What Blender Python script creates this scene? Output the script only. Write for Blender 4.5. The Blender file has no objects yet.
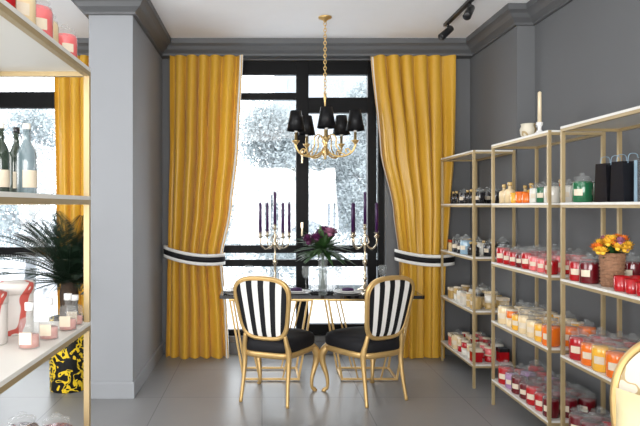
import bpy, math, random
from mathutils import Vector, Matrix
random.seed(7)
pi=math.pi
# ---------------------------------------------------------------- materials
MATS={}
def nodes_of(name):
    m=bpy.data.materials.new(name); m.use_nodes=True
    nt=m.node_tree; b=nt.nodes['Principled BSDF']
    MATS[name]=m
    return m,nt,b
def mat(name,col,rough=0.5,metal=0.0,alpha=1.0,coat=0.0,spec=0.5,noise=0.0,nscale=8.0,bump=0.0,bscale=40,sheen=0.0,translucent=0.0):
    m,nt,b=nodes_of(name)
    c=(col[0],col[1],col[2],1)
    b.inputs['Base Color'].default_value=c
    b.inputs['Roughness'].default_value=rough
    b.inputs['Metallic'].default_value=metal
    b.inputs['Alpha'].default_value=alpha
    b.inputs['Coat Weight'].default_value=coat
    b.inputs['Specular IOR Level'].default_value=spec
    b.inputs['Sheen Weight'].default_value=sheen
    tc=nt.nodes.new('ShaderNodeTexCoord')
    if noise>0:
        n=nt.nodes.new('ShaderNodeTexNoise'); n.inputs['Scale'].default_value=nscale; n.inputs['Detail'].default_value=3
        nt.links.new(tc.outputs['Object'],n.inputs['Vector'])
        r=nt.nodes.new('ShaderNodeMix'); r.data_type='RGBA'
        r.inputs[6].default_value=tuple(max(0,x*(1-noise)) for x in col)+(1,)
        r.inputs[7].default_value=tuple(min(1,x*(1+noise)) for x in col)+(1,)
        nt.links.new(n.outputs['Fac'],r.inputs[0]); nt.links.new(r.outputs[2],b.inputs['Base Color'])
    if bump>0:
        n2=nt.nodes.new('ShaderNodeTexNoise'); n2.inputs['Scale'].default_value=bscale
        nt.links.new(tc.outputs['Object'],n2.inputs['Vector'])
        bp=nt.nodes.new('ShaderNodeBump'); bp.inputs['Strength'].default_value=bump; bp.inputs['Distance'].default_value=0.01
        nt.links.new(n2.outputs['Fac'],bp.inputs['Height']); nt.links.new(bp.outputs['Normal'],b.inputs['Normal'])
    if translucent>0:
        tr=nt.nodes.new('ShaderNodeBsdfTranslucent'); tr.inputs['Color'].default_value=c
        mx=nt.nodes.new('ShaderNodeMixShader'); mx.inputs[0].default_value=translucent
        nt.links.new(b.outputs[0],mx.inputs[1]); nt.links.new(tr.outputs[0],mx.inputs[2]); nt.links.new(mx.outputs[0],nt.nodes['Material Output'].inputs['Surface'])
    return m
def pattern(name,c1,c2,scale=8,thr=0.5,dist=1.5,rough=0.6,kind='noise',width=0.04):
    m,nt,b=nodes_of(name)
    tc=nt.nodes.new('ShaderNodeTexCoord')
    n=nt.nodes.new('ShaderNodeTexNoise'); n.inputs['Scale'].default_value=scale; n.inputs['Detail'].default_value=1.0
    n.inputs['Distortion'].default_value=dist
    nt.links.new(tc.outputs['Object'],n.inputs['Vector'])
    w=nt.nodes.new('ShaderNodeMath'); w.operation='MULTIPLY'; w.inputs[1].default_value=14
    nt.links.new(n.outputs['Fac'],w.inputs[0])
    s=nt.nodes.new('ShaderNodeMath'); s.operation='SINE'; nt.links.new(w.outputs[0],s.inputs[0])
    cr=nt.nodes.new('ShaderNodeValToRGB')
    cr.color_ramp.elements[0].position=thr-width; cr.color_ramp.elements[0].color=(*c1,1)
    cr.color_ramp.elements[1].position=thr+width; cr.color_ramp.elements[1].color=(*c2,1)
    nt.links.new(s.outputs[0],cr.inputs['Fac']); nt.links.new(cr.outputs['Color'],b.inputs['Base Color'])
    b.inputs['Roughness'].default_value=rough
    return m

mat('wall_grey',(0.130,0.134,0.139),0.7,noise=0.05,nscale=2,bump=0.05,bscale=120)
mat('wall_light',(0.26,0.27,0.285),0.7,noise=0.04,nscale=2,bump=0.05,bscale=120)
mat('trim_grey',(0.10,0.103,0.107),0.5,noise=0.03)
mat('ceiling_white',(0.92,0.92,0.93),0.8,noise=0.02)
mat('frame_black',(0.003,0.003,0.0035),0.5,noise=0.1,spec=0.15)
mat('gold',(0.78,0.54,0.22),0.3,0.85,noise=0.08,nscale=6)
mat('gold_paint',(0.54,0.355,0.14),0.38,0.5,noise=0.15,nscale=14)
mat('shelf_gold',(0.40,0.30,0.155),0.42,0.4,noise=0.08)
mat('shelf_white',(0.68,0.665,0.62),0.4,noise=0.03,nscale=3)
mat('black_cloth',(0.006,0.006,0.008),0.7,noise=0.3,nscale=20,spec=0.3)
mat('white_cloth',(0.74,0.73,0.70),0.75,noise=0.04,nscale=20)
mat('black_gloss',(0.004,0.004,0.005),0.06,coat=0.5,noise=0.1)
mat('black_shade',(0.003,0.003,0.004),0.5,noise=0.1,spec=0.3)
mat('black_metal',(0.01,0.01,0.011),0.35,noise=0.1)
mat('silver',(0.52,0.44,0.32),0.22,0.95,noise=0.05)
mat('candle_purple',(0.035,0.004,0.055),0.35,noise=0.1)
mat('candle_cream',(0.7,0.58,0.4),0.5,noise=0.05)
mat('leaf_green',(0.03,0.08,0.02),0.45,noise=0.4,nscale=15)
mat('leaf_grey',(0.09,0.17,0.07),0.5,noise=0.4,nscale=15)
mat('palm_green',(0.007,0.020,0.009),0.45,noise=0.5,nscale=10)
mat('trunk',(0.05,0.03,0.018),0.9,noise=0.5,nscale=30,bump=0.8,bscale=30)
mat('petal_purple',(0.10,0.015,0.07),0.6,noise=0.3,nscale=30)
mat('petal_pink',(0.35,0.13,0.22),0.6,noise=0.2,nscale=30)
mat('petal_orange',(0.80,0.20,0.02),0.6,noise=0.2,nscale=30)
mat('petal_yellow',(0.85,0.50,0.04),0.6,noise=0.2,nscale=30)
mat('basket',(0.26,0.13,0.07),0.8,noise=0.5,nscale=60,bump=0.8,bscale=90)
mat('porcelain',(0.75,0.74,0.72),0.2,noise=0.02)
mat('glass_clear',(0.42,0.44,0.43),0.04,alpha=0.18,spec=0.5)
mat('glass_pink',(0.85,0.42,0.36),0.05,alpha=0.6,spec=0.8)
mat('water',(0.5,0.58,0.52),0.04,alpha=0.4)
mat('bottle_dark',(0.02,0.035,0.02),0.08,alpha=0.92,spec=0.8)
mat('bottle_blue',(0.16,0.22,0.24),0.08,alpha=0.7,spec=0.8)
mat('label_cream',(0.64,0.55,0.42),0.6,noise=0.1,nscale=60)
pattern('pot_damask',(0.005,0.005,0.005),(0.80,0.55,0.02),scale=13,thr=0.62,dist=1.4,rough=0.35)
pattern('chair_damask',(0.60,0.55,0.44),(0.40,0.29,0.14),scale=9,thr=0.75,dist=1.0)
pattern('pillow_cream',(0.62,0.52,0.30),(0.50,0.36,0.12),scale=5,thr=0.8,dist=.8)
pattern('box_floral',(0.66,0.62,0.58),(0.5,0.08,0.06),scale=9,thr=0.7,dist=0.6)
WAX={'wred':(0.38,0.005,0.009),'wdark':(0.11,0.003,0.007),'wpink':(0.68,0.14,0.14),'worange':(0.78,0.16,0.012),
 'wyellow':(0.80,0.42,0.04),'wcream':(0.72,0.56,0.33),'wwhite':(0.70,0.67,0.60),'wgreen':(0.015,0.12,0.05),'wblack':(0.012,0.012,0.015),
 'wblue':(0.25,0.38,0.48),'wlav':(0.35,0.20,0.36),'wbrass':(0.5,0.34,0.13)}
for k,v in WAX.items(): mat(k,v,0.15,coat=0.4,noise=0.1,nscale=20)

def curtain_mat():
    m,nt,b=nodes_of('curtain_yellow')
    tc=nt.nodes.new('ShaderNodeTexCoord')
    n=nt.nodes.new('ShaderNodeTexNoise'); n.inputs['Scale'].default_value=250; n.inputs['Detail'].default_value=2
    nt.links.new(tc.outputs['Object'],n.inputs['Vector'])
    r=nt.nodes.new('ShaderNodeMix'); r.data_type='RGBA'
    r.inputs[6].default_value=(0.58,0.31,0.02,1); r.inputs[7].default_value=(0.74,0.42,0.04,1)
    nt.links.new(n.outputs['Fac'],r.inputs[0]); nt.links.new(r.outputs[2],b.inputs['Base Color'])
    b.inputs['Roughness'].default_value=0.38; b.inputs['Sheen Weight'].default_value=0.15
    tr=nt.nodes.new('ShaderNodeBsdfTranslucent'); nt.links.new(r.outputs[2],tr.inputs['Color'])
    mx=nt.nodes.new('ShaderNodeMixShader'); mx.inputs[0].default_value=0.15
    out=nt.nodes['Material Output']
    nt.links.new(b.outputs[0],mx.inputs[1]); nt.links.new(tr.outputs[0],mx.inputs[2]); nt.links.new(mx.outputs[0],out.inputs['Surface'])
curtain_mat()
def floor_mat():
    m,nt,b=nodes_of('floor_tiles')
    tc=nt.nodes.new('ShaderNodeTexCoord')
    br=nt.nodes.new('ShaderNodeTexBrick'); br.offset=0.0
    br.inputs['Scale'].default_value=1.0; br.inputs['Brick Width'].default_value=0.8; br.inputs['Row Height'].default_value=0.8
    br.inputs['Mortar Size'].default_value=0.004; br.inputs['Mortar Smooth'].default_value=0.2
    br.inputs['Color1'].default_value=(0.235,0.235,0.235,1); br.inputs['Color2'].default_value=(0.25,0.25,0.25,1)
    br.inputs['Mortar'].default_value=(0.13,0.13,0.13,1)
    nt.links.new(tc.outputs['Object'],br.inputs['Vector'])
    n=nt.nodes.new('ShaderNodeTexNoise'); n.inputs['Scale'].default_value=3; n.inputs['Detail'].default_value=6
    nt.links.new(tc.outputs['Object'],n.inputs['Vector'])
    r=nt.nodes.new('ShaderNodeMix'); r.data_type='RGBA'; r.blend_type='MULTIPLY'; r.inputs[0].default_value=0.15
    nt.links.new(br.outputs['Color'],r.inputs[6]); nt.links.new(n.outputs['Fac'],r.inputs[7])
    nt.links.new(r.outputs[2],b.inputs['Base Color'])
    b.inputs['Roughness'].default_value=0.33
floor_mat()
def glasspane():
    m,nt,b=nodes_of('window_glass')
    nt.nodes.remove(b)
    t=nt.nodes.new('ShaderNodeBsdfTransparent'); g=nt.nodes.new('ShaderNodeBsdfGlossy'); g.inputs['Roughness'].default_value=0.02
    mx=nt.nodes.new('ShaderNodeMixShader'); mx.inputs[0].default_value=0.04
    nt.links.new(t.outputs[0],mx.inputs[1]); nt.links.new(g.outputs[0],mx.inputs[2]); nt.links.new(mx.outputs[0],nt.nodes['Material Output'].inputs['Surface'])
glasspane()
mat('ext_ground',(0.4,0.42,0.44),0.9,noise=0.1,nscale=0.5)
mat('ext_leaf',(0.30,0.335,0.345),1.0,noise=0.08,nscale=1.5,spec=0,translucent=0.5)
mat('ext_bark',(0.22,0.23,0.24),0.9,noise=0.2)
mat('ext_facade',(0.21,0.23,0.25),0.9,noise=0.1,nscale=0.5)
mat('ext_glass',(0.15,0.17,0.19),0.3,noise=0.1)
# ---------------------------------------------------------------- mesh builder
class MB:
    def __init__(s): s.v=[];s.f=[];s.m=[];s.sm=[];s.names=[];s.M=Matrix.Identity(4)
    def mi(s,n):
        if n not in s.names: s.names.append(n)
        return s.names.index(n)
    def add(s,vs,fs,m,smooth=False):
        o=len(s.v)
        for v in vs: s.v.append(tuple(s.M@Vector(v)))
        isl=isinstance(m,list)
        for i,f in enumerate(fs):
            s.f.append(tuple(o+k for k in f)); s.m.append(s.mi(m[i] if isl else m)); s.sm.append(smooth)
    def box(s,x0,x1,y0,y1,z0,z1,m):
        vs=[(x0,y0,z0),(x1,y0,z0),(x1,y1,z0),(x0,y1,z0),(x0,y0,z1),(x1,y0,z1),(x1,y1,z1),(x0,y1,z1)]
        s.add(vs,[(0,3,2,1),(4,5,6,7),(0,1,5,4),(1,2,6,5),(2,3,7,6),(3,0,4,7)],m)
    def lathe(s,prof,c,m,seg=16,smooth=True,mats=None):
        vs=[];fs=[];ms=[]
        n=len(prof)
        for (r,z) in prof:
            for k in range(seg):
                a=2*pi*k/seg; vs.append((c[0]+r*math.cos(a),c[1]+r*math.sin(a),c[2]+z))
        for i in range(n-1):
            for k in range(seg):
                k2=(k+1)%seg
                fs.append((i*seg+k,i*seg+k2,(i+1)*seg+k2,(i+1)*seg+k)); ms.append(mats[i] if mats else m)
        if prof[0][0]>1e-4: fs.append(tuple(range(seg))[::-1]); ms.append(mats[0] if mats else m)
        if prof[-1][0]>1e-4: fs.append(tuple((n-1)*seg+k for k in range(seg))); ms.append(mats[-1] if mats else m)
        s.add(vs,fs,ms,smooth)
    def tube(s,pts,r,m,seg=8,closed=False,smooth=True,flat=1.0):
        P=[Vector(p) for p in pts]; n=len(P)
        R=r if isinstance(r,(list,tuple)) else [r]*n
        T=[]
        for i in range(n):
            if closed: t=P[(i+1)%n]-P[i-1]
            else: t=P[min(i+1,n-1)]-P[max(i-1,0)]
            T.append(t.normalized() if t.length>1e-9 else Vector((0,0,1)))
        up=Vector((0,0,1)) if abs(T[0].z)<0.9 else Vector((1,0,0))
        nrm=(up-T[0]*up.dot(T[0])).normalized()
        vs=[];fs=[]
        for i in range(n):
            nrm=(nrm-T[i]*nrm.dot(T[i])).normalized(); b=T[i].cross(nrm)
            for k in range(seg):
                a=2*pi*k/seg+pi/seg
                vs.append(tuple(P[i]+nrm*math.cos(a)*R[i]+b*math.sin(a)*R[i]*flat))
        cnt=n if closed else n-1
        for i in range(cnt):
            j=(i+1)%n
            for k in range(seg):
                k2=(k+1)%seg; fs.append((i*seg+k,i*seg+k2,j*seg+k2,j*seg+k))
        if not closed:
            fs.append(tuple(range(seg))[::-1]); fs.append(tuple((n-1)*seg+k for k in range(seg)))
        s.add(vs,fs,m,smooth)
    def ball(s,c,r,m,seg=12,rings=7,sz=1.0):
        pr=[(max(r*math.sin(pi*i/rings),1e-5),-r*sz*math.cos(pi*i/rings)) for i in range(rings+1)]
        s.lathe(pr,c,m,seg)
    def build(s,name,loc=(0,0,0),rotz=0,bevel=0):
        me=bpy.data.meshes.new(name); me.from_pydata(s.v,[],s.f)
        for n in s.names: me.materials.append(MATS[n])
        me.polygons.foreach_set('material_index',s.m); me.polygons.foreach_set('use_smooth',s.sm); me.update()
        o=bpy.data.objects.new(name,me); bpy.context.scene.collection.objects.link(o)
        o.location=loc; o.rotation_euler=(0,0,rotz)
        if bevel>0:
            b=o.modifiers.new('bevel','BEVEL'); b.width=bevel; b.segments=2; b.limit_method='ANGLE'; b.angle_limit=1.0
        return o
def cr(pts,n=6,closed=False):
    P=[Vector(p) for p in pts]; out=[]; N=len(P)
    rng=N if closed else N-1
    for i in range(rng):
        p0=P[i-1] if (closed or i>0) else P[0]
        p1=P[i]; p2=P[(i+1)%N]; p3=P[(i+2)%N] if closed else P[min(i+2,N-1)]
        for k in range(n):
            t=k/n
            out.append(0.5*((2*p1)+(-p0+p2)*t+(2*p0-5*p1+4*p2-p3)*t*t+(-p0+3*p1-3*p2+p3)*t**3))
    if not closed: out.append(P[-1])
    return [tuple(p) for p in out]
def lerpr(rs,n):
    out=[]
    for i in range(len(rs)-1):
        for k in range(n): out.append(rs[i]+(rs[i+1]-rs[i])*k/n)
    out.append(rs[-1]); return out
def sweep(mb,path,prof,m):
    n=len(path); L=[]
    for i in range(n-1):
        d=(Vector(path[i+1])-Vector(path[i])).normalized(); L.append(Vector((-d.y,d.x)))
    vs=[]
    for i in range(n):
        if i==0: o=L[0]
        elif i==n-1: o=L[-1]
        else:
            o=L[i-1]+L[i] if abs(L[i-1].dot(L[i]))<0.5 else L[i]
        for (d,z) in prof: vs.append((path[i][0]+o.x*d,path[i][1]+o.y*d,z))
    k=len(prof); fs=[]
    for i in range(n-1):
        for j in range(k-1): fs.append((i*k+j,(i+1)*k+j,(i+1)*k+j+1,i*k+j+1))
    mb.add(vs,fs,m)
# ---------------------------------------------------------------- room
CZ=3.2; YB=6.2; XR=2.15; XR2=2.30; YS=5.06; XL=-4.0; YN=-3.0
mb=MB(); mb.box(XL-0.2,XR2+0.2,YN-0.2,YB+0.3,-0.1,0,'floor_tiles'); mb.build('floor')
mb=MB(); mb.box(XL-0.2,XR2+0.2,YN-0.2,YB+0.3,CZ,CZ+0.15,'ceiling_white'); mb.build('ceiling')
WA=(-0.52,1.27,0.18,3.04)
WB=(-3.5,-1.55,0.18,3.04)
mb=MB()
y0,y1=YB,YB+0.28
for a,b in ((XL,WB[0]),(WB[1],WA[0]),(WA[1],XR2+0.2)): mb.box(a,b,y0,y1,0,CZ,'wall_grey')
for W in (WA,WB):
    mb.box(W[0],W[1],y0,y1,0,W[2],'wall_grey'); mb.box(W[0],W[1],y0,y1,W[3],CZ,'wall_grey')
mb.build('wall_north')
mb=MB(); mb.box(XR2,XR2+0.2,YN,YB,0,CZ,'wall_grey'); mb.box(XR,XR2,YS,YB,0,CZ,'wall_grey'); mb.build('wall_east')
mb=MB(); mb.box(XL-0.2,XL,YN,YB+0.28,0,CZ,'wall_light'); mb.build('wall_west')
mb=MB(); mb.box(XL-0.2,XR2+0.2,YN-0.2,YN,0,CZ,'wall_light'); mb.build('wall_south')
mb=MB(); mb.box(-1.38,-1.03,4.78,YB,0,CZ,'wall_light'); mb.build('column')
prof=[(0,3.05),(.025,3.05),(.025,3.07),(.045,3.085),(.07,3.10),(.09,3.13),(.11,3.145),(.125,3.15),(.125,3.2)]
mb=MB()
sweep(mb,[(XR2,YN),(XR2,YS),(XR,YS),(XR,6.09),(-1.03,6.09),(-1.03,4.78),(-1.38,4.78),(-1.38,6.09),(XL,6.09),(XL,YN)],prof,'trim_grey')
mb.box(-1.03,XR,6.085,YB,3.05,3.2,'trim_grey'); mb.box(XL,-1.38,6.085,YB,3.05,3.2,'trim_grey')
mb.build('trim_1')
bp=[(0,.13),(.010,.13),(.015,.12),(.015,0)]
for nm,pth in (('baseboard_east',[(XR2,YN),(XR2,YS),(XR,YS),(XR,YB)]),('baseboard_north',[(XR,YB),(-1.03,YB)]),
   ('baseboard_column',[(-1.03,YB),(-1.03,4.78),(-1.38,4.78),(-1.38,YB)]),('baseboard_west',[(-1.38,YB),(XL,YB),(XL,YN)])):
    mb=MB(); sweep(mb,pth,bp,'wall_light' if 'column' in nm else 'trim_grey'); mb.build(nm)
def window(name,W,bars_v,bars_h):
    mb=MB(); x0,x1,z0,z1=W; ya,yb=YB+0.05,YB+0.12
    t=.06
    mb.box(x0,x0+t,ya,yb,z0,z1,'frame_black'); mb.box(x1-t,x1,ya,yb,z0,z1,'frame_black')
    mb.box(x0,x1,ya,yb,z0,z0+t,'frame_black'); mb.box(x0,x1,ya,yb,z1-.14,z1,'frame_black')
    for (a,b) in bars_v: mb.box(a,b,ya-.01,yb,z0,z1,'frame_black')
    for (xa,xb,za,zb) in bars_h: mb.box(xa,xb,ya-.005,yb-.003,za,zb,'frame_black')
    mb.box(x0+.01,x1-.01,YB+0.085,YB+0.09,z0+.01,z1-.01,'window_glass')
    if name=='window_1':
        mb.box(.40,.43,ya-.03,ya-.01,1.30,1.36,'silver'); mb.box(.405,.425,ya-.05,ya-.03,1.22,1.35,'silver')
        mb.box(.40,.43,ya-.03,ya-.01,2.05,2.11,'silver'); mb.box(.405,.425,ya-.05,ya-.03,1.97,2.1,'silver')
    mb.build(name,bevel=.004)
window('window_1',WA,[(.355,.485),(1.10,1.19)],[(-.5,.36,2.64,2.71),(.48,1.2,2.5,2.66),(-.5,.36,1.04,1.12),(-.5,1.25,.90,.97),(.48,1.2,1.04,1.12),(.36,1.2,.2,.3)])
window('window_2',WB,[(-2.9,-2.8),(-2.0,-1.92)],[(-3.5,-1.56,2.55,2.72),(-3.5,-1.56,1.0,1.1)])
# ---------------------------------------------------------------- curtains
def curtain(name,Y,rows,folds,edge_side,seed,tie=None):
    rnd=random.Random(seed)
    mb=MB(); NU=folds*16; NZ=64
    rows=sorted(rows,key=lambda r:r[0])
    def ev(z):
        for i in range(len(rows)-1):
            if rows[i][0]<=z<=rows[i+1][0]:
                t=(z-rows[i][0])/(rows[i+1][0]-rows[i][0]); t=t*t*(3-2*t)*0.5+t*0.5
                return [rows[i][k]+(rows[i+1][k]-rows[i][k])*t for k in (1,2,3)]
        return rows[-1][1:]
    ph=[rnd.uniform(-1.1,1.1) for _ in range(folds+2)]; am=[rnd.uniform(.55,1.3) for _ in range(folds+2)]
    ph2=[rnd.uniform(-2,2) for _ in range(folds+2)]
    z0,z1=rows[0][0],rows[-1][0]
    vs=[];fs=[];ms=[]
    for j in range(NZ+1):
        z=z0+(z1-z0)*j/NZ; xl,xr,amp=ev(z)
        near=math.exp(-((z-1.0)/.35)**2) if tie else 0
        top=min(1,max(0,(3.05-z)/.9))
        for i in range(NU+1):
            u=i/NU; fi=u*folds; k=int(min(fi,folds-1e-6)); fr=fi-k
            ph_=ph[k]*(1-fr)+ph[k+1]*fr; a_=am[k]*(1-fr)+am[k+1]*fr; p2=ph2[k]*(1-fr)+ph2[k+1]*fr
            w=math.sin(2*pi*fi+ph_+top*0.25*math.sin(z*1.1+fi*1.1))
            w=math.copysign(abs(w)**.8,w)
            w+=.30*top*math.sin(4*pi*fi+p2+z*.35)+.25*top*math.sin(2.3*fi+z*.7)
            y=Y+amp*a_*w*1.05-near*.01
            xx=xl+(xr-xl)*u+amp*0.45*math.cos(2*pi*fi+ph_)*min(1,4*u*(1-u)*2)
            y=min(max(y,Y-.115),Y+.115)
            vs.append((xx,y,z))
    for j in range(NZ):
        for i in range(NU):
            a=j*(NU+1)+i; fs.append((a,a+1,a+NU+2,a+NU+1))
            e=(NU-1-i) if edge_side>0 else i
            ms.append('curtain_yellow' if (edge_side==0 or e>=4 or e==1) else 'white_cloth')
    mb.add(vs,fs,ms,True)
    if tie:
        xa,za,xb,zb,dep,sag=tie
        N=28; cx=(xa+xb)/2; hw=(xb-xa)/2
        for (d0,d1,m) in ((-.058,-.026,'white_cloth'),(-.026,.026,'black_cloth'),(.026,.058,'white_cloth')):
            v=[];f=[]
            for i in range(N):
                a=2*pi*i/N; x=cx+hw*math.cos(a); y=Y+dep*math.copysign(abs(math.sin(a))**.6,math.sin(a))
                t=(x-xa)/(xb-xa); z=za+(zb-za)*t-sag*4*t*(1-t)
                for r in (0,.006):
                    for d in (d0,d1): v.append((cx+(x-cx)*(1+r*2),Y+(y-Y)*(1+r*6),z+d))
            for i in range(N):
                j=(i+1)%N; A=i*4;B=j*4
                f+= [(A+2,B+2,B+3,A+3),(A,A+1,B+1,B),(A+1,A+3,B+3,B+1),(A,B,B+2,A+2)]
            mb.add(v,f,m,True)
    return mb.build(name)
Yc=6.065
curtain('curtain',Yc,[(0.004,-.97,-.33,.055),(.5,-.96,-.35,.055),(.85,-.955,-.385,.05),(1.0,-.95,-.40,.045),(1.5,-.945,-.30,.055),(2.1,-.93,-.235,.06),(3.05,-.93,-.19,.035)],6,1,3,
   tie=(-.99,1.08,-.375,1.0,.12,.035))
curtain('curtain',Yc,[(0.004,1.40,1.84,.055),(.5,1.40,1.84,.055),(.85,1.39,1.85,.05),(1.0,1.385,1.86,.045),(1.5,1.33,1.90,.055),(2.1,1.20,1.94,.06),(3.05,1.10,1.95,.035)],6,-1,5,
   tie=(1.345,1.04,1.935,1.0,.12,.03))
curtain('curtain',Yc,[(0.004,-2.05,-1.45,.055),(1.0,-2.08,-1.45,.055),(3.05,-2.1,-1.44,.035)],6,0,9)
# ---------------------------------------------------------------- shelving
def shelf_unit(x0,x1,y0,y1,levels,name='shelving_unit'):
    mb=MB(); p=.02; top=levels[0]
    cx,cy=(x0+x1)/2,(y0+y1)/2
    X0,X1,Y0,Y1=x0-cx,x1-cx,y0-cy,y1-cy
    for a in (X0,X1-p):
        for b in (Y0,Y1-p): mb.box(a,a+p,b,b+p,0,top-.001,'shelf_gold')
    for z in levels:
        mb.box(X0-.001,X1+.001,Y0+.003,Y1-.003,z-.013,z,'shelf_white')
        for b in (Y0,Y1-p): mb.box(X0+p,X1-p,b,b+p,z-.030,z-.0131,'shelf_gold')
        for a in (X0,X1-p): mb.box(a,a+p,Y0+p,Y1-p,z-.030,z-.0131,'shelf_gold')
    mb.build(name,(cx,cy,0))
LV=[2.0,1.55,1.10,.65,.20]
shelf_unit(1.77,2.125,5.03,5.94,LV)
shelf_unit(1.77,2.125,3.71,4.63,LV)
shelf_unit(1.77,2.125,2.63,3.56,LV)
LL=[2.03,1.565,1.11,.65,.20]
shelf_unit(-.985,-.625,1.22,2.19,LL)
# ---------------------------------------------------------------- jars
def jar(mb,x,y,z,s,wax,fa=-2.4,label=True,lbl='label_cream'):
    r=.05*s
    mb.lathe([(r*.92,0),(r,.005*s),(r,.100*s),(r*.93,.111*s),(r*.2,.112*s)],(x,y,z),wax,14)
    pr=[(r*1.0,.100*s),(r*.96,.113*s),(r*.74,.122*s),(r*.74,.127*s),(r*.84,.128*s),(r*.84,.136*s),(r*.5,.139*s),(r*.25,.142*s),(r*.34,.149*s),(r*.25,.155*s),(.0005,.157*s)]
    mb.lathe(pr,(x,y,z),'glass_clear',12)
    if label:
        v=[];f=[];N=5
        for i in range(N+1):
            a=fa-.45+.9*i/N
            for h in (.036,.070): v.append((x+(r+.0012)*math.cos(a),y+(r+.0012)*math.sin(a),z+h*s))
        for i in range(N): f.append((2*i,2*i+2,2*i+3,2*i+1))
        mb.add(v,f,lbl,True)
def tumbler(mb,x,y,z,s,m):
    r=.036*s
    mb.lathe([(r*.85,0),(r*.95,.01*s),(r,.07*s),(r*.94,.07*s),(r*.9,.055*s),(.001,.054*s)],(x,y,z),m,14)
def diffuser(mb,x,y,z,s,m,lid='wbrass',h=1.0):
    r=.032*s
    mb.lathe([(r,0),(r,.07*s*h),(r*.9,.08*s*h),(r*.35,.088*s*h),(r*.35,.105*s*h),(.001,.105*s*h)],(x,y,z),m,12)
    mb.lathe([(r*.45,.106*s*h),(r*.45,.128*s*h),(.001,.128*s*h)],(x,y,z),lid,10)
def gbox(mb,x,y,z,sx,sy,h,m,m2='label_cream'):
    mb.box(x-sx/2,x+sx/2,y-sy/2,y+sy/2,z,z+h*.75,m); mb.box(x-sx/2-.003,x+sx/2+.003,y-sy/2-.003,y+sy/2+.003,z+h*.75,z+h,m2)
def fill(name,y0,y1,z,pal,xs=(1.83,1.945,2.06),sp=.118,sz=(.95,1.15),kinds=('jar',),seed=1,fa=-2.5,skip=0.0):
    rnd=random.Random(seed); mb=MB()
    cy=(y0+y1)/2; cx=sum(xs)/len(xs)
    for ri,xx in enumerate(xs):
        n=int((y1-y0)/sp+1e-6)
        for k in range(n):
            if rnd.random()<skip: continue
            y=y0+sp*(k+.5)+rnd.uniform(-.002,.002); x=xx+rnd.uniform(-.002,.002)
            t=(k+.5)/n
            w=pal[min(len(pal)-1,max(0,int(t*len(pal)+rnd.uniform(-.6,.6))))]
            s=rnd.uniform(*sz); kd=rnd.choice(kinds)
            if kd=='jar': jar(mb,x-cx,y-cy,0,s,w,fa)
            elif kd=='tumbler': tumbler(mb,x-cx,y-cy,0,s,w)
            elif kd=='diffuser': diffuser(mb,x-cx,y-cy,0,s,w)
            elif kd=='box': gbox(mb,x-cx,y-cy,0,.08,.08,.10*s,w,rnd.choice(['label_cream','wred','wblack']))
            elif kd=='stack':
                s*=.8
                mb.lathe([(.044*s,0),(.046*s,.004),(.046*s,.05),(.04*s,.052)],(x-cx,y-cy,0),w,14); mb.lathe([(.047*s,.052),(.047*s,.062),(.001,.062)],(x-cx,y-cy,0),'label_cream',14)
                w2=rnd.choice(pal); mb.lathe([(.044*s,.0625),(.046*s,.066),(.046*s,.112),(.04*s,.114)],(x-cx,y-cy,0),w2,14); mb.lathe([(.047*s,.114),(.047*s,.124),(.001,.124)],(x-cx,y-cy,0),'label_cream',14)
    mb.build(name,(cx,cy,z+.0005))
fill('candle_jars',3.40,3.53,1.55,['wgreen','wgreen'],seed=2,xs=(1.85,1.97),sz=(1.05,1.1))
fill('candle_jars',3.29,3.53,1.10,['wdark','wred'],seed=3)
fill('glass_candle_holders',2.82,3.10,1.10,['wred','wdark','wred'],xs=(1.82,1.90,1.98),sp=.085,sz=(.9,1.1),kinds=('tumbler',),seed=4)
fill('candle_jars',2.66,3.53,.65,['wcream','wyellow','wpink','worange','wyellow','worange','wred','wred'],seed=5,sp=.122,sz=(1.0,1.2))
fill('candle_jars',2.66,3.53,.20,['wdark','wred','wdark','wred','wdark'],seed=6,sp=.122,sz=(1.05,1.2))
fill('candle_jars',3.74,4.06,1.55,['wwhite','wgreen','wwhite'],seed=7,sp=.105,sz=(.85,1.0),xs=(1.83,1.94,2.05))
fill('glass_candle_holders',4.08,4.58,1.55,['worange','wyellow','wyellow','wcream'],sz=(1.0,1.3),sp=.1,kinds=('tumbler','tumbler','diffuser'),seed=8)
fill('candle_jars',3.74,4.61,1.10,['wred','wpink','wred','wdark','wred','wred'],seed=9,sz=(.8,1.05),sp=.108)
fill('candle_jars',3.74,4.61,.65,['worange','wyellow','wcream','wyellow','wcream','wcream'],seed=10,kinds=('jar','jar','jar','stack'))
fill('candle_jars',3.74,4.61,.20,['wdark','wred','wdark','wlav','wred'],seed=11)
fill('fragrance_bottles',5.08,5.88,1.55,['wblack','wbrass','wblack','wblack'],xs=(1.86,2.0),sp=.1,sz=(.9,1.0),kinds=('diffuser','jar','tumbler'),seed=12)
fill('fragrance_bottles',5.08,5.88,1.10,['wblack','wwhite','wblue','wblack','wcream'],kinds=('diffuser','jar','box'),sz=(.9,1.1),seed=13)
fill('glass_candle_holders',5.08,5.88,.65,['wbrass','wcream','wwhite','wbrass'],kinds=('tumbler','box','jar','stack'),sz=(.9,1.1),seed=14)
fill('gift_boxes',5.08,5.88,.20,['wred','wwhite','wred','wcream','wpink'],kinds=('box','stack','jar'),sz=(.9,1.15),seed=15)
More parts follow.
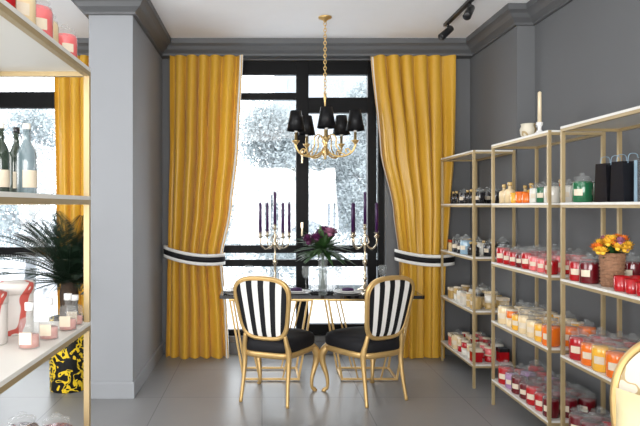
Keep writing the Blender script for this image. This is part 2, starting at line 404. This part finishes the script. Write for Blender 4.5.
for (x,y,m) in ((1.90,3.27,'wblack'),(1.90,3.12,'wblack')):
    mb=MB(); sx,sy,h=.06,.05,.21
    v=[(-sx,-sy,0),(sx,-sy,0),(sx,sy,0),(-sx,sy,0),(-sx,-sy*.8,h),(sx,-sy*.8,h),(sx,sy*.8,h),(-sx,sy*.8,h)]
    mb.add(v,[(0,3,2,1),(0,1,5,4),(1,2,6,5),(2,3,7,6),(3,0,4,7)],m)
    for yy in (-sy*.8,sy*.8): mb.tube(cr([(-.03,yy,h-.01),(-.022,yy,h+.035),(.022,yy,h+.035),(.03,yy,h-.01)],5),.0018,'wblue',5)
    mb.build('gift_bag',(x,y,1.5505),math.radians(8))
mb=MB()
for i in range(6): mb.box(-.05,.05,-.08+i*.028,-.058+i*.028,0,.22-.01*(i%2),['wblack','wblue','wblack','wwhite','wblack','wblue'][i])
mb.build('greeting_cards',(1.93,2.95,1.5505))
def flowers(mb,c,R,n,pm,lm,seed,size=.03,emin=.15):
    rnd=random.Random(seed)
    for i in range(n):
        a=2*pi*(i*.618+rnd.uniform(-.05,.05)); e=rnd.uniform(emin,1.5)
        d=Vector((math.cos(a)*math.cos(e),math.sin(a)*math.cos(e),math.sin(e)))
        p=Vector(c)+d*R*rnd.uniform(.75,1.05)
        mb.tube([c,tuple((Vector(c)+p)/2+Vector((0,0,.01))),tuple(p)],.002,lm,5)
        m=rnd.choice(pm)
        for ring,(nn,tilt,ln) in enumerate(((8,.35,1),(8,.8,.95),(6,1.2,.85))):
            for k in range(nn):
                b=2*pi*k/nn+ring*.5
                dx=Vector((math.cos(b)*math.cos(tilt),math.sin(b)*math.cos(tilt),math.sin(tilt)))
                side=Vector((-math.sin(b),math.cos(b),0))*size*.3
                mid=p+dx*size*ln*.6; tip=p+dx*size*ln+Vector((0,0,size*.15))
                mb.add([tuple(p),tuple(mid-side),tuple(tip),tuple(mid+side)],[(0,1,2,3)],m,True)
        mb.ball(tuple(p),size*.35,m,8,5)
def leaves(mb,c,n,L,w,m,seed,emin=.0,emax=1.3):
    rnd=random.Random(seed)
    for i in range(n):
        a=rnd.uniform(0,2*pi); e=rnd.uniform(emin,emax); l=L*rnd.uniform(.7,1.1)
        d=Vector((math.cos(a)*math.cos(e),math.sin(a)*math.cos(e),math.sin(e)))
        side=Vector((-math.sin(a),math.cos(a),0)); c0=Vector(c); v=[];f=[]
        N=5
        for k in range(N+1):
            t=k/N; p=c0+d*l*t+Vector((0,0,-.25*l*t*t)); ww=w*math.sin(pi*min(.98,.12+t*.88))
            v.append(tuple(p-side*ww)); v.append(tuple(p+Vector((0,0,-ww*.3)))); v.append(tuple(p+side*ww))
        for k in range(N):
            for q in (0,1): f.append((k*3+q,k*3+q+1,k*3+4+q,k*3+3+q))
        mb.add(v,f,m,True)
mb=MB()
mb.lathe([(.052,0),(.054,.01),(.057,.09),(.064,.18),(.058,.18),(.052,.17),(.001,.17)],(0,0,0),'basket',20)
for k in range(9): mb.tube([( (.0555+.0009*k)*math.cos(a*pi/10),(.0555+.0009*k)*math.sin(a*pi/10),.015+.0185*k) for a in range(20)],.004,'basket',6,closed=True)
flowers(mb,(0,0,.18),.085,34,['petal_orange','petal_yellow','petal_yellow','petal_pink'],'leaf_green',4,.036,.0)
leaves(mb,(0,0,.17),22,.1,.012,'leaf_green',5)
mb.build('flower_pot_arrangement',(1.87,3.205,1.1005))
mb=MB(); mb.lathe([(.045,0),(.045,.01),(.03,.02),(.012,.04),(.012,.06),(.022,.075),(.022,.09),(.001,.09)],(0,0,0),'porcelain',16)
mb.lathe([(.013,.09),(.012,.29),(.003,.298),(.001,.298)],(0,0,0),'candle_cream',12); mb.build('pillar_candlestick',(1.86,4.02,2.0005))
mb=MB(); mb.lathe([(.03,0),(.05,.02),(.055,.06),(.045,.085),(.05,.1),(.045,.1),(.04,.085),(.001,.08)],(0,0,0),'chair_damask',18); 
mb.tube(cr([(.05,0,.03),(.08,0,.04),(.08,0,.075),(.05,0,.08)],5),.005,'porcelain',6); mb.build('ceramic_jug',(1.85,4.17,2.0005))
# ---------------------------------------------------------------- left shelf things
def bottle(mb,x,y,z,h,r,m,lab='label_cream',cap='wblack'):
    mb.lathe([(r*.9,0),(r,.006),(r,h*.55),(r*.9,h*.62),(r*.36,h*.75),(r*.33,h*.9),(r*.4,h*.9),(r*.4,h*.92),(.001,h*.92)],(x,y,z),m,16)
    mb.lathe([(r*.42,h*.92),(r*.42,h),(.001,h)],(x,y,z),cap,12)
    v=[];f=[];N=8
    for i in range(N+1):
        a=-.6-1.0+2.0*i/N
        for hh in (.10,.34): v.append((x+(r+.001)*math.cos(a),y+(r+.001)*math.sin(a),z+hh*h))
    for i in range(N): f.append((2*i,2*i+2,2*i+3,2*i+1))
    mb.add(v,f,lab,True)
for (x,y,h,r,m,c) in ((-.745,1.90,.225,.030,'bottle_blue','wwhite'),(-.815,1.99,.225,.025,'bottle_dark','wblack'),(-.80,1.84,.22,.024,'bottle_dark','wwhite'),(-.84,1.74,.22,.025,'bottle_blue','wblack')):
    mb=MB(); bottle(mb,0,0,0,h,r,m,cap=c); mb.build('glass_bottle',(x,y,1.5655))
mb=MB()
for (x,y,s,w) in ((-.69,2.10,.85,'wpink'),(-.72,1.98,.95,'wcream'),(-.70,1.86,1.0,'wpink'),(-.84,2.0,1.,'wwhite'),(-.83,1.86,1.0,'wred'),(-.70,1.72,1.,'wcream'),(-.83,1.72,1.,'wpink'),(-.70,1.58,1,'wred'),(-.83,1.58,1,'wwhite')):
    jar(mb,x+.76,y-1.85,0,s,w,-1.0)
mb.build('candle_jars',(-.76,1.85,2.0305))
mb=MB()
for (x,y,h) in ((-.66,2.04,1.0),(-.675,1.90,1.05),(-.69,1.78,1.1),(-.665,2.13,.85)):
    diffuser(mb,x+.67,y-1.95,0,.95,'glass_clear','porcelain',h); 
    r=.0305*.9; mb.lathe([(r,.003),(r,.035*h),(.001,.035*h)],(x+.67,y-1.95,0),'glass_pink',12)
    mb.box(x+.67-.018,x+.67+.018,y-1.95-.0325,y-1.95-.031,.015,.05,'label_cream')
mb.build('fragrance_bottles',(-.67,1.95,1.1105))
for (x,y,hh) in ((-.82,1.99,.13),(-.84,1.83,.12)):
    mb=MB()
    mb.lathe([(.058,0),(.06,.004),(.06,hh),(.056,hh+.002)],(0,0,0),'box_floral',28); mb.lathe([(.062,hh+.002),(.062,hh+.035),(.058,hh+.038),(.001,hh+.038)],(0,0,0),'box_floral',28)
    mb.build('round_gift_box',(x,y,1.1105))
mb=MB()
for (x,y,w) in ((-.70,1.62,'wred'),(-.70,1.75,'wdark'),(-.71,1.9,'wblack'),(-.82,1.75,'wpink'),(-.82,1.62,'wred'),(-.82,1.9,'wdark'),(-.70,2.04,'wred'),(-.82,2.05,'wdark')):
    jar(mb,x+.76,y-1.85,0,1.12,w,-1.0)
mb.build('candle_jars',(-.76,1.85,.6505))
# ---------------------------------------------------------------- sago palm in damask pot
mb=MB()
mb.lathe([(.15,0),(.155,.01),(.165,.58),(.165,.60),(.15,.60),(.148,.55),(.001,.55)],(0,0,0),'pot_damask',32)
mb.lathe([(.05,.5),(.08,.56),(.072,.7),(.078,.8),(.065,.88),(.02,.92),(.001,.92)],(0,0,0),'trunk',14)
rnd=random.Random(11); LIM=.2
def cl(p):
    return (min(p[0],LIM+.0*p[2]),p[1],p[2])
for i in range(60):
    a=2*pi*i*0.381966+rnd.uniform(-.15,.15); el=.1+1.3*((i%16)/15)
    L=rnd.uniform(.70,.90)
    hx=math.cos(a)
    if hx>0: L*= (1-.5*hx*math.cos(el))
    d=Vector((math.cos(a),math.sin(a),0)); P=[]
    for k in range(13):
        t=k/12; h=L*t*math.cos(el)*.9+L*.16*t*t; v=L*t*math.sin(el)*1.05-L*.32*t*t
        p=d*h+Vector((0,0,.88+v)); P.append(Vector(cl(p)))
    mb.tube([tuple(p) for p in P],[.006*(1-.7*k/12) for k in range(13)],'palm_green',5)
    vs=[];fs=[]
    for k in range(2,36):
        t=k/36*12; q=int(t); fr=t-q; p=P[q]*(1-fr)+P[min(q+1,12)]*fr
        T=(P[min(q+1,12)]-P[q]).normalized(); S=T.cross(Vector((0,0,1)))
        if S.length<1e-3: continue
        S.normalize(); U=S.cross(T)
        ll=.13*math.sin(pi*min(.97,.18+k/36*.8))+.015
        for sg in (-1,1):
            dr=(S*sg+T*.6+U*.28).normalized(); tip=p+dr*ll-Vector((0,0,ll*.1)); mid=p+dr*ll*.45
            w=T*.0058; o=len(vs); vs+= [cl(p),cl(mid-w),cl(tip),cl(mid+w)]; fs.append((o,o+1,o+2,o+3))
    if fs: mb.add(vs,fs,'palm_green')
mb.build('potted_sago_palm',(-1.62,5.04,0))
# ---------------------------------------------------------------- dining table
TX,TY,TZ=.51,5.43,.77
mb=MB()
mb.box(-.87,.87,-.34,.34,TZ-.03,TZ,'black_gloss')
mb.box(-.80,.80,-.27,.27,TZ-.05,TZ-.03,'gold')
def bar(mb,p,q,w=.011,m='gold_paint'): mb.tube([p,q],w*1.2,m,4,smooth=False)
zt=TZ-.06
for sx in (-1,1):
    c=sx*.43
    for yy in (-.20,.20):
        bar(mb,(c-.36,yy,zt),(c-.24,yy*.9,.016)); bar(mb,(c+.36,yy,zt),(c+.24,yy*.9,.016))
        bar(mb,(c-.25,yy*.9,.016),(c+.25,yy*.9,.016)); bar(mb,(c-.36,yy,zt),(c+.36,yy,zt))
        bar(mb,(c-.26,yy,zt),(c-.10,yy*.9,.016),.008); bar(mb,(c+.26,yy,zt),(c+.10,yy*.9,.016),.008)
    for xx in (-.24,.24): bar(mb,(c+xx,-.18,.016),(c+xx,.18,.016))
    for xx in (-.36,.36): bar(mb,(c+xx,-.20,zt),(c+xx,.20,zt))
mb.build('dining_table',(TX,TY,0),bevel=.002)
# ---------------------------------------------------------------- chairs
def chair(name,loc,rot,arms=False,stripes=True,seatm='black_cloth',backm=None,pillow=False):
    mb=MB(); G='gold_paint'
    a,b=.208,.218; zc=.735; n=4.6; tp=.15
    if arms: a,b,n,zc=.27,.27,2.4,.80
    def warp(x,z):
        xx=x*(1+tp*(z/b)); zz=z+(.03*(1-(x/a)**2) if z>0 else 0)*max(0,z/b)
        if z<0: zz-= .012*(1-(x/a)**2)*(-z/b)
        Z=zc+zz; y=-.235-.20*(Z-.5)
        return xx,y,Z
    out=[]
    N=64
    for i in range(N):
        t=2*pi*i/N; c,s=math.cos(t),math.sin(t)
        x=a*math.copysign(abs(c)**(2/n),c); z=b*math.copysign(abs(s)**(2/n),s)
        out.append(warp(x,z))
    mb.tube(out,.0175,G,8,closed=True)
    mb.tube([(p[0]*.95,p[1]-.014,zc+(p[2]-zc)*.95) for p in out],.005,G,6,closed=True)
    NC=54;NR=10; ai=a-.012; bi=b-.012
    for sg,dome in ((-1,.018),(1,.03)):
        vs=[];fs=[];ms=[]
        for i in range(NC+1):
            x=-ai+2*ai*i/NC; zl=bi*max(0,(1-abs(x/ai)**n))**(1/n)
            for j in range(NR+1):
                z=-zl+2*zl*j/NR
                X,Y,Z=warp(x,z); q=max(0,1-abs(x/ai)**3)*max(0,1-(abs(z)/(bi))**3)
                vs.append((X,Y+sg*(.004+dome*math.sqrt(q)),Z))
        for i in range(NC):
            st=int((i+.01)/(NC/9))
            mm=('black_cloth' if st%2==0 else 'white_cloth') if stripes else backm
            for j in range(NR):
                q=i*(NR+1)+j; f=(q,q+NR+1,q+NR+2,q+1); fs.append(f if sg<0 else f[::-1]); ms.append(mm)
        mb.add(vs,fs,ms,True)
    def seatout(sc,m=44):
        o=[]
        for i in range(m):
            t=2*pi*i/m; c,s=math.cos(t),math.sin(t)
            x=math.copysign(abs(c)**.45,c); y=math.copysign(abs(s)**.5,s)
            hw=.25+.045*y
            o.append((x*hw*sc,y*.25*sc+.0+.02*(1-x*x)*(1 if y>0 else 0)))
        return o
    def layers(ls,m):
        vs=[];fs=[];M=44
        for (sc,z) in ls:
            for (x,y) in seatout(sc): vs.append((x,y,z))
        for i in range(len(ls)-1):
            for k in range(M):
                k2=(k+1)%M; fs.append((i*M+k,i*M+k2,(i+1)*M+k2,(i+1)*M+k))
        fs.append(tuple(range(M))[::-1]); fs.append(tuple((len(ls)-1)*M+k for k in range(M)))
        mb.add(vs,fs,m,True)
    layers([(.93,.35),(.97,.355),(1.0,.37),(1.0,.39),(.97,.40)],G)
    layers([(.97,.40),(1.0,.415),(1.0,.46),(.96,.485),(.8,.505),(.5,.515),(.1,.518)],seatm)
    for sx in (-1,1):
        pts=cr([(sx*.225,.195,.385),(sx*.262,.225,.33),(sx*.262,.232,.25),(sx*.235,.205,.12),(sx*.232,.205,.04),(sx*.25,.228,.012)],6)
        mb.tube(pts,lerpr([.03,.033,.026,.016,.013,.018],6),G,8)
        mb.lathe([(.018,0),(.02,.01),(.012,.02),(.001,.02)],(sx*.25,.228,0),G,8)
        pts=cr([(sx*.195,-.27,.0),(sx*.187,-.24,.15),(sx*.185,-.215,.30),(sx*.185,-.215,.40),(sx*.175,-.232,.47),(sx*.165,-.242,.535)],6)
        mb.tube(pts,lerpr([.014,.015,.02,.024,.019,.016],6),G,8)
        if arms:
            zz=.68
            pts=cr([(sx*.25,-.275,zz+.06),(sx*.29,-.12,zz+.02),(sx*.30,.04,zz),(sx*.30,.12,zz-.01),(sx*.285,.15,zz-.04)],6)
            mb.tube(pts,.018,G,8); mb.tube(cr([(sx*.285,.12,zz-.01),(sx*.29,.08,.58),(sx*.27,.12,.48),(sx*.262,.15,.39)],6),.016,G,8)
            mb.tube(cr([(sx*.29,-.10,zz+.035),(sx*.30,-.02,zz+.04),(sx*.30,.07,zz+.02)],5),.025,seatm,8)
    if pillow:
        vs=[];fs=[];K=12
        for sg in (-1,1):
            for i in range(K+1):
                for j in range(K+1):
                    u=-1+2*i/K; v=-1+2*j/K; w=.2*(1-.08*(1-v*v)*abs(u)); 
                    th=.075*((1-u**4)*(1-v**4))**.5
                    z=.71+v*.2*(1-.07*(1-u*u)); vs.append((.03+u*w,-.10+sg*th-.25*(z-.52),z))
        for s_ in (0,1):
            o=s_*(K+1)**2
            for i in range(K):
                for j in range(K):
                    q=o+i*(K+1)+j; f=(q,q+K+1,q+K+2,q+1); fs.append(f if s_==0 else f[::-1])
        mb.add(vs,fs,'pillow_cream',True)
    mb.build(name,loc,rot)
chair('dining_chair',(.118,4.86,0),math.radians(-23))
chair('dining_chair',(.840,4.875,0),math.radians(28))
chair('armchair',(1.19,1.75,0),math.radians(127),arms=True,stripes=False,seatm='chair_damask',backm='chair_damask',pillow=True)
# ---------------------------------------------------------------- candelabra
def candelabra(x,y,rot):
    mb=MB(); S='silver'
    mb.lathe([(.07,0),(.072,.008),(.055,.018),(.03,.03),(.014,.05),(.012,.09),(.02,.105),(.012,.12),(.010,.22),(.017,.24),(.022,.26),(.012,.28),(.009,.36),(.016,.40),(.022,.42),(.012,.44),(.010,.52),(.012,.53)],(0,0,0),S,14)
    def cup(cx,cy,cz,h):
        mb.lathe([(.006,-.02),(.022,-.004),(.024,0),(.010,.004),(.014,.03),(.018,.034),(.001,.034)],(cx,cy,cz),S,12)
        mb.lathe([(.0135,.03),(.0115,h-.01),(.004,h),(.001,h)],(cx,cy,cz),'candle_purple',10)
        mb.tube([(cx,cy,cz+h),(cx,cy,cz+h+.01)],.001,'wblack',4)
    cup(0,0,.56,.33)
    mb.tube([(0,0,.5),(0,0,.55)],.009,S,8)
    for k in range(4):
        a=k*pi/2+rot; c,s=math.cos(a),math.sin(a)
        pp=[(.008,.43),(.045,.39),(.095,.375),(.138,.405),(.148,.45),(.148,.48)]
        mb.tube(cr([(r*c,r*s,z) for r,z in pp],6),.0065,S,7)
        pp=[(.01,.50),(.04,.47),(.05,.43),(.03,.415)]
        mb.tube(cr([(r*c,r*s,z) for r,z in pp],5),.004,S,6)
        cup(.148*c,.148*s,.49,.30)
    mb.build('candelabra',(x,y,TZ+.0005))
candelabra(.117,5.42,math.radians(27)); candelabra(.93,5.42,math.radians(33))
mb=MB()
mb.lathe([(.038,0),(.042,.005),(.040,.20),(.045,.34),(.043,.34),(.038,.2),(.038,.01),(.001,.008)],(0,0,0),'glass_clear',20)
mb.lathe([(.037,.01),(.037,.2),(.001,.2)],(0,0,0),'water',16)
for k in range(9):
    a=k*.7; mb.tube([(.02*math.cos(a),.02*math.sin(a),.02),(-.015*math.cos(a),.015*math.sin(a),.34),(.05*math.cos(a),.05*math.sin(a),.44)],.003,'leaf_green',5)
flowers(mb,(0,0,.38),.16,11,['petal_purple','petal_pink','petal_purple'],'leaf_green',8,.07,.2)
leaves(mb,(0,0,.36),80,.29,.022,'leaf_green',9,-.2,1.3)
leaves(mb,(0,0,.38),60,.29,.017,'leaf_grey',19,0,1.45)
mb.build('flower_vase',(.545,5.38,TZ+.0005))
def wineglass(x,y):
    mb=MB(); mb.lathe([(.034,0),(.034,.003),(.006,.008),(.004,.09),(.012,.10),(.034,.13),(.038,.165),(.033,.21),(.032,.21),(.036,.165),(.032,.132),(.001,.105)],(0,0,0),'glass_clear',16); mb.build('wine_glass',(x,y,TZ+.0005))
def plate(x,y):
    mb=MB(); mb.lathe([(.07,0),(.08,.004),(.13,.014),(.131,.017),(.08,.009),(.001,.008)],(0,0,0),'porcelain',28)
    mb.lathe([(.05,.009),(.055,.012),(.085,.022),(.084,.025),(.05,.017),(.001,.016)],(0,0,0),'porcelain',24)
    mb.tube([(-.05,0,.03),(0,0.004,.034),(.05,0,.03)],[.012,.018,.012],'candle_purple',8); mb.build('dinner_plate',(x,y,TZ+.0005))
for x,y in ((-.20,5.38),(.30,5.24),(.75,5.24),(1.22,5.38)): plate(x,y)
for x,y in ((-.12,5.58),(.40,5.47),(.70,5.5),(1.12,5.58)): wineglass(x,y)
# ---------------------------------------------------------------- chandelier
mb=MB(); G='gold'
mb.lathe([(.001,CZ),(.06,CZ),(.058,CZ-.012),(.02,CZ-.03),(.012,CZ-.045),(.001,CZ-.045)],(0,0,0),G,18)
z=CZ-.05; i=0
while z>2.52:
    L=.019; W=.012; pts=[]
    for k in range(12):
        a=2*pi*k/12; u=W*math.cos(a); v=L*math.sin(a)
        pts.append((u,0,z-.012+v) if i%2==0 else (0,u,z-.012+v))
    mb.tube(pts,.0038,G,5,closed=True); z-=.028; i+=1
mb.lathe([(.001,2.53),(.008,2.52),(.015,2.49),(.008,2.46),(.007,2.38),(.018,2.36),(.024,2.33),(.01,2.30),(.008,2.16),(.02,2.14),(.028,2.10),(.014,2.07),(.014,2.05),(.032,2.03),(.036,2.0),(.02,1.975),(.01,1.965),(.014,1.95),(.001,1.935)][::-1],(0,0,0),G,16)
for k in range(5):
    a=-pi/2+2*pi*k/5-.06; c,s=math.cos(a),math.sin(a); R=.27
    P=lambda L:[(r*c,r*s,z) for r,z in L]
    mb.tube(cr(P([(.02,2.02),(.08,1.975),(.16,1.965),(.235,1.995),(R,2.05),(R,2.08)]),6),.009,G,8)
    mb.tube(cr(P([(.02,2.12),(.06,2.16),(.10,2.13),(.10,2.06),(.14,2.0),(.18,1.98)]),6),.006,G,6)
    mb.tube(cr(P([(.235,1.995),(.21,2.03),(.185,2.02),(.195,1.995)]),5),.006,G,6)
    mb.lathe([(.006,2.06),(.016,2.075),(.032,2.095),(.034,2.10),(.012,2.105),(.012,2.17),(.001,2.17)],(R*c,R*s,0),G,14)
    mb.lathe([(.012,2.17),(.02,2.21),(.016,2.24),(.001,2.26)],(R*c,R*s,0),'porcelain',10)
    mb.lathe([(.081,2.185),(.048,2.36),(.046,2.36),(.079,2.185)],(R*c,R*s,0),'black_shade',24)
    mb.tube([((R-.047)*c,(R-.047)*s,2.34),((R+.047)*c,(R+.047)*s,2.34)],.002,G,4); mb.tube([(R*c,R*s,2.25),(R*c,R*s,2.36)],.002,G,4)
mb.build('chandelier',(.557,5.3,0))
mb=MB(); X=1.68
mb.box(-.018,.018,-1.9,.5,CZ-.025,CZ-.001,'black_metal')
for yy,dx,dy in ((.42,-.10,-.04),(-.15,-.06,-.08),(-.9,.05,-.08)):
    mb.tube([(0,yy,CZ-.02),(0,yy,CZ-.075)],.012,'black_metal',8); p=Vector((0,yy,CZ-.09)); d=Vector((dx,dy,-.09)).normalized()
    mb.tube([tuple(p-d*.05),tuple(p-d*.045),tuple(p+d*.10),tuple(p+d*.105)],[.02,.03,.034,.030],'black_metal',14)
mb.build('track_spotlight',(X,5.0,0))
# ---------------------------------------------------------------- outside
mb=MB(); mb.box(-60,60,YB+.3,90,-.6,-.5,'ext_ground')
mb.box(1,28,46,56,-.5,12,'ext_facade')
for zz in range(4):
    for k in range(9): mb.box(2+k*2.8,3.4+k*2.8,45.9,46.1,.5+zz*3,2.3+zz*3,'ext_glass')
mb.build('ground')  # outdoor ground and the building behind the trees share this mesh
def tree(x,y,h,R,n,seed):
    rnd=random.Random(seed); mb=MB()
    mb.tube([(0,0,0),(.05,0,h*.35),(0,.05,h*.9)],[.14,.1,.03],'ext_bark',8)
    cl=[]
    for i in range(34):
        a=rnd.uniform(0,2*pi); t=rnd.uniform(.18,1); rr=R*math.sin(pi*min(.95,.25+t*.7))*rnd.uniform(.3,1)
        p=Vector((rr*math.cos(a),rr*math.sin(a),h*t)); cl.append(p)
        mb.tube([(0,0,p.z*.75),tuple(p*.6+Vector((0,0,p.z*.35))),tuple(p)],[.04,.025,.01],'ext_bark',5)
    vs=[];fs=[]
    for i in range(n):
        c=rnd.choice(cl); p=c+Vector((rnd.gauss(0,R*.2),rnd.gauss(0,R*.2),rnd.gauss(0,R*.18)))
        u=Vector((rnd.gauss(0,1),rnd.gauss(0,1),rnd.gauss(0,1))).normalized(); w=u.orthogonal().normalized(); l=rnd.uniform(.03,.065)
        o=len(vs); vs+=[tuple(p-u*l),tuple(p-w*l*.5),tuple(p+u*l),tuple(p+w*l*.5)]; fs.append((o,o+1,o+2,o+3))
    mb.add(vs,fs,'ext_leaf'); mb.build('tree',(x,y,-.5))
tree(.3,15,4.3,1.5,22000,1); tree(2.9,15,4.9,1.6,26000,2); tree(-5.8,15,4.4,1.6,12000,3); tree(6,17,6,2,6000,4)
# ---------------------------------------------------------------- lights
w=bpy.data.worlds.new('World'); bpy.context.scene.world=w; w.use_nodes=True
bg=w.node_tree.nodes['Background']; bg.inputs[0].default_value=(0.92,0.96,1.0,1); bg.inputs[1].default_value=6.0
def area(name,loc,rot,sx,sy,p,col=(1,1,1)):
    l=bpy.data.lights.new(name,'AREA'); l.shape='RECTANGLE'; l.size=sx; l.size_y=sy; l.energy=p; l.color=col
    o=bpy.data.objects.new(name,l); bpy.context.scene.collection.objects.link(o); o.location=loc; o.rotation_euler=rot
area('daylight_south',(-.6,YN+.45,1.6),(math.radians(116),0,0),5,2.2,380,(1,.995,.985))  # added fill lamp before the closed south wall, tilted up to brighten the ceiling
area('daylight_west',(XL+.15,1.5,1.8),(math.radians(100),0,math.radians(-90)),3.5,2.2,140,(1,.995,.985))  # added fill lamp on the left; the west wall has no opening
# ---------------------------------------------------------------- camera
cd=bpy.data.cameras.new('Camera'); cd.sensor_width=36; cd.lens=600/640*36; cd.shift_x=58/640; cd.shift_y=-7/640
co=bpy.data.objects.new('Camera',cd); bpy.context.scene.collection.objects.link(co); co.location=(0,0,1.53); co.rotation_euler=(math.radians(90),0,0)
cd.clip_start=.05
bpy.context.scene.camera=co
bpy.context.scene.view_settings.view_transform='Standard'
bpy.context.scene.view_settings.look='None'
bpy.context.scene.view_settings.exposure=0.3
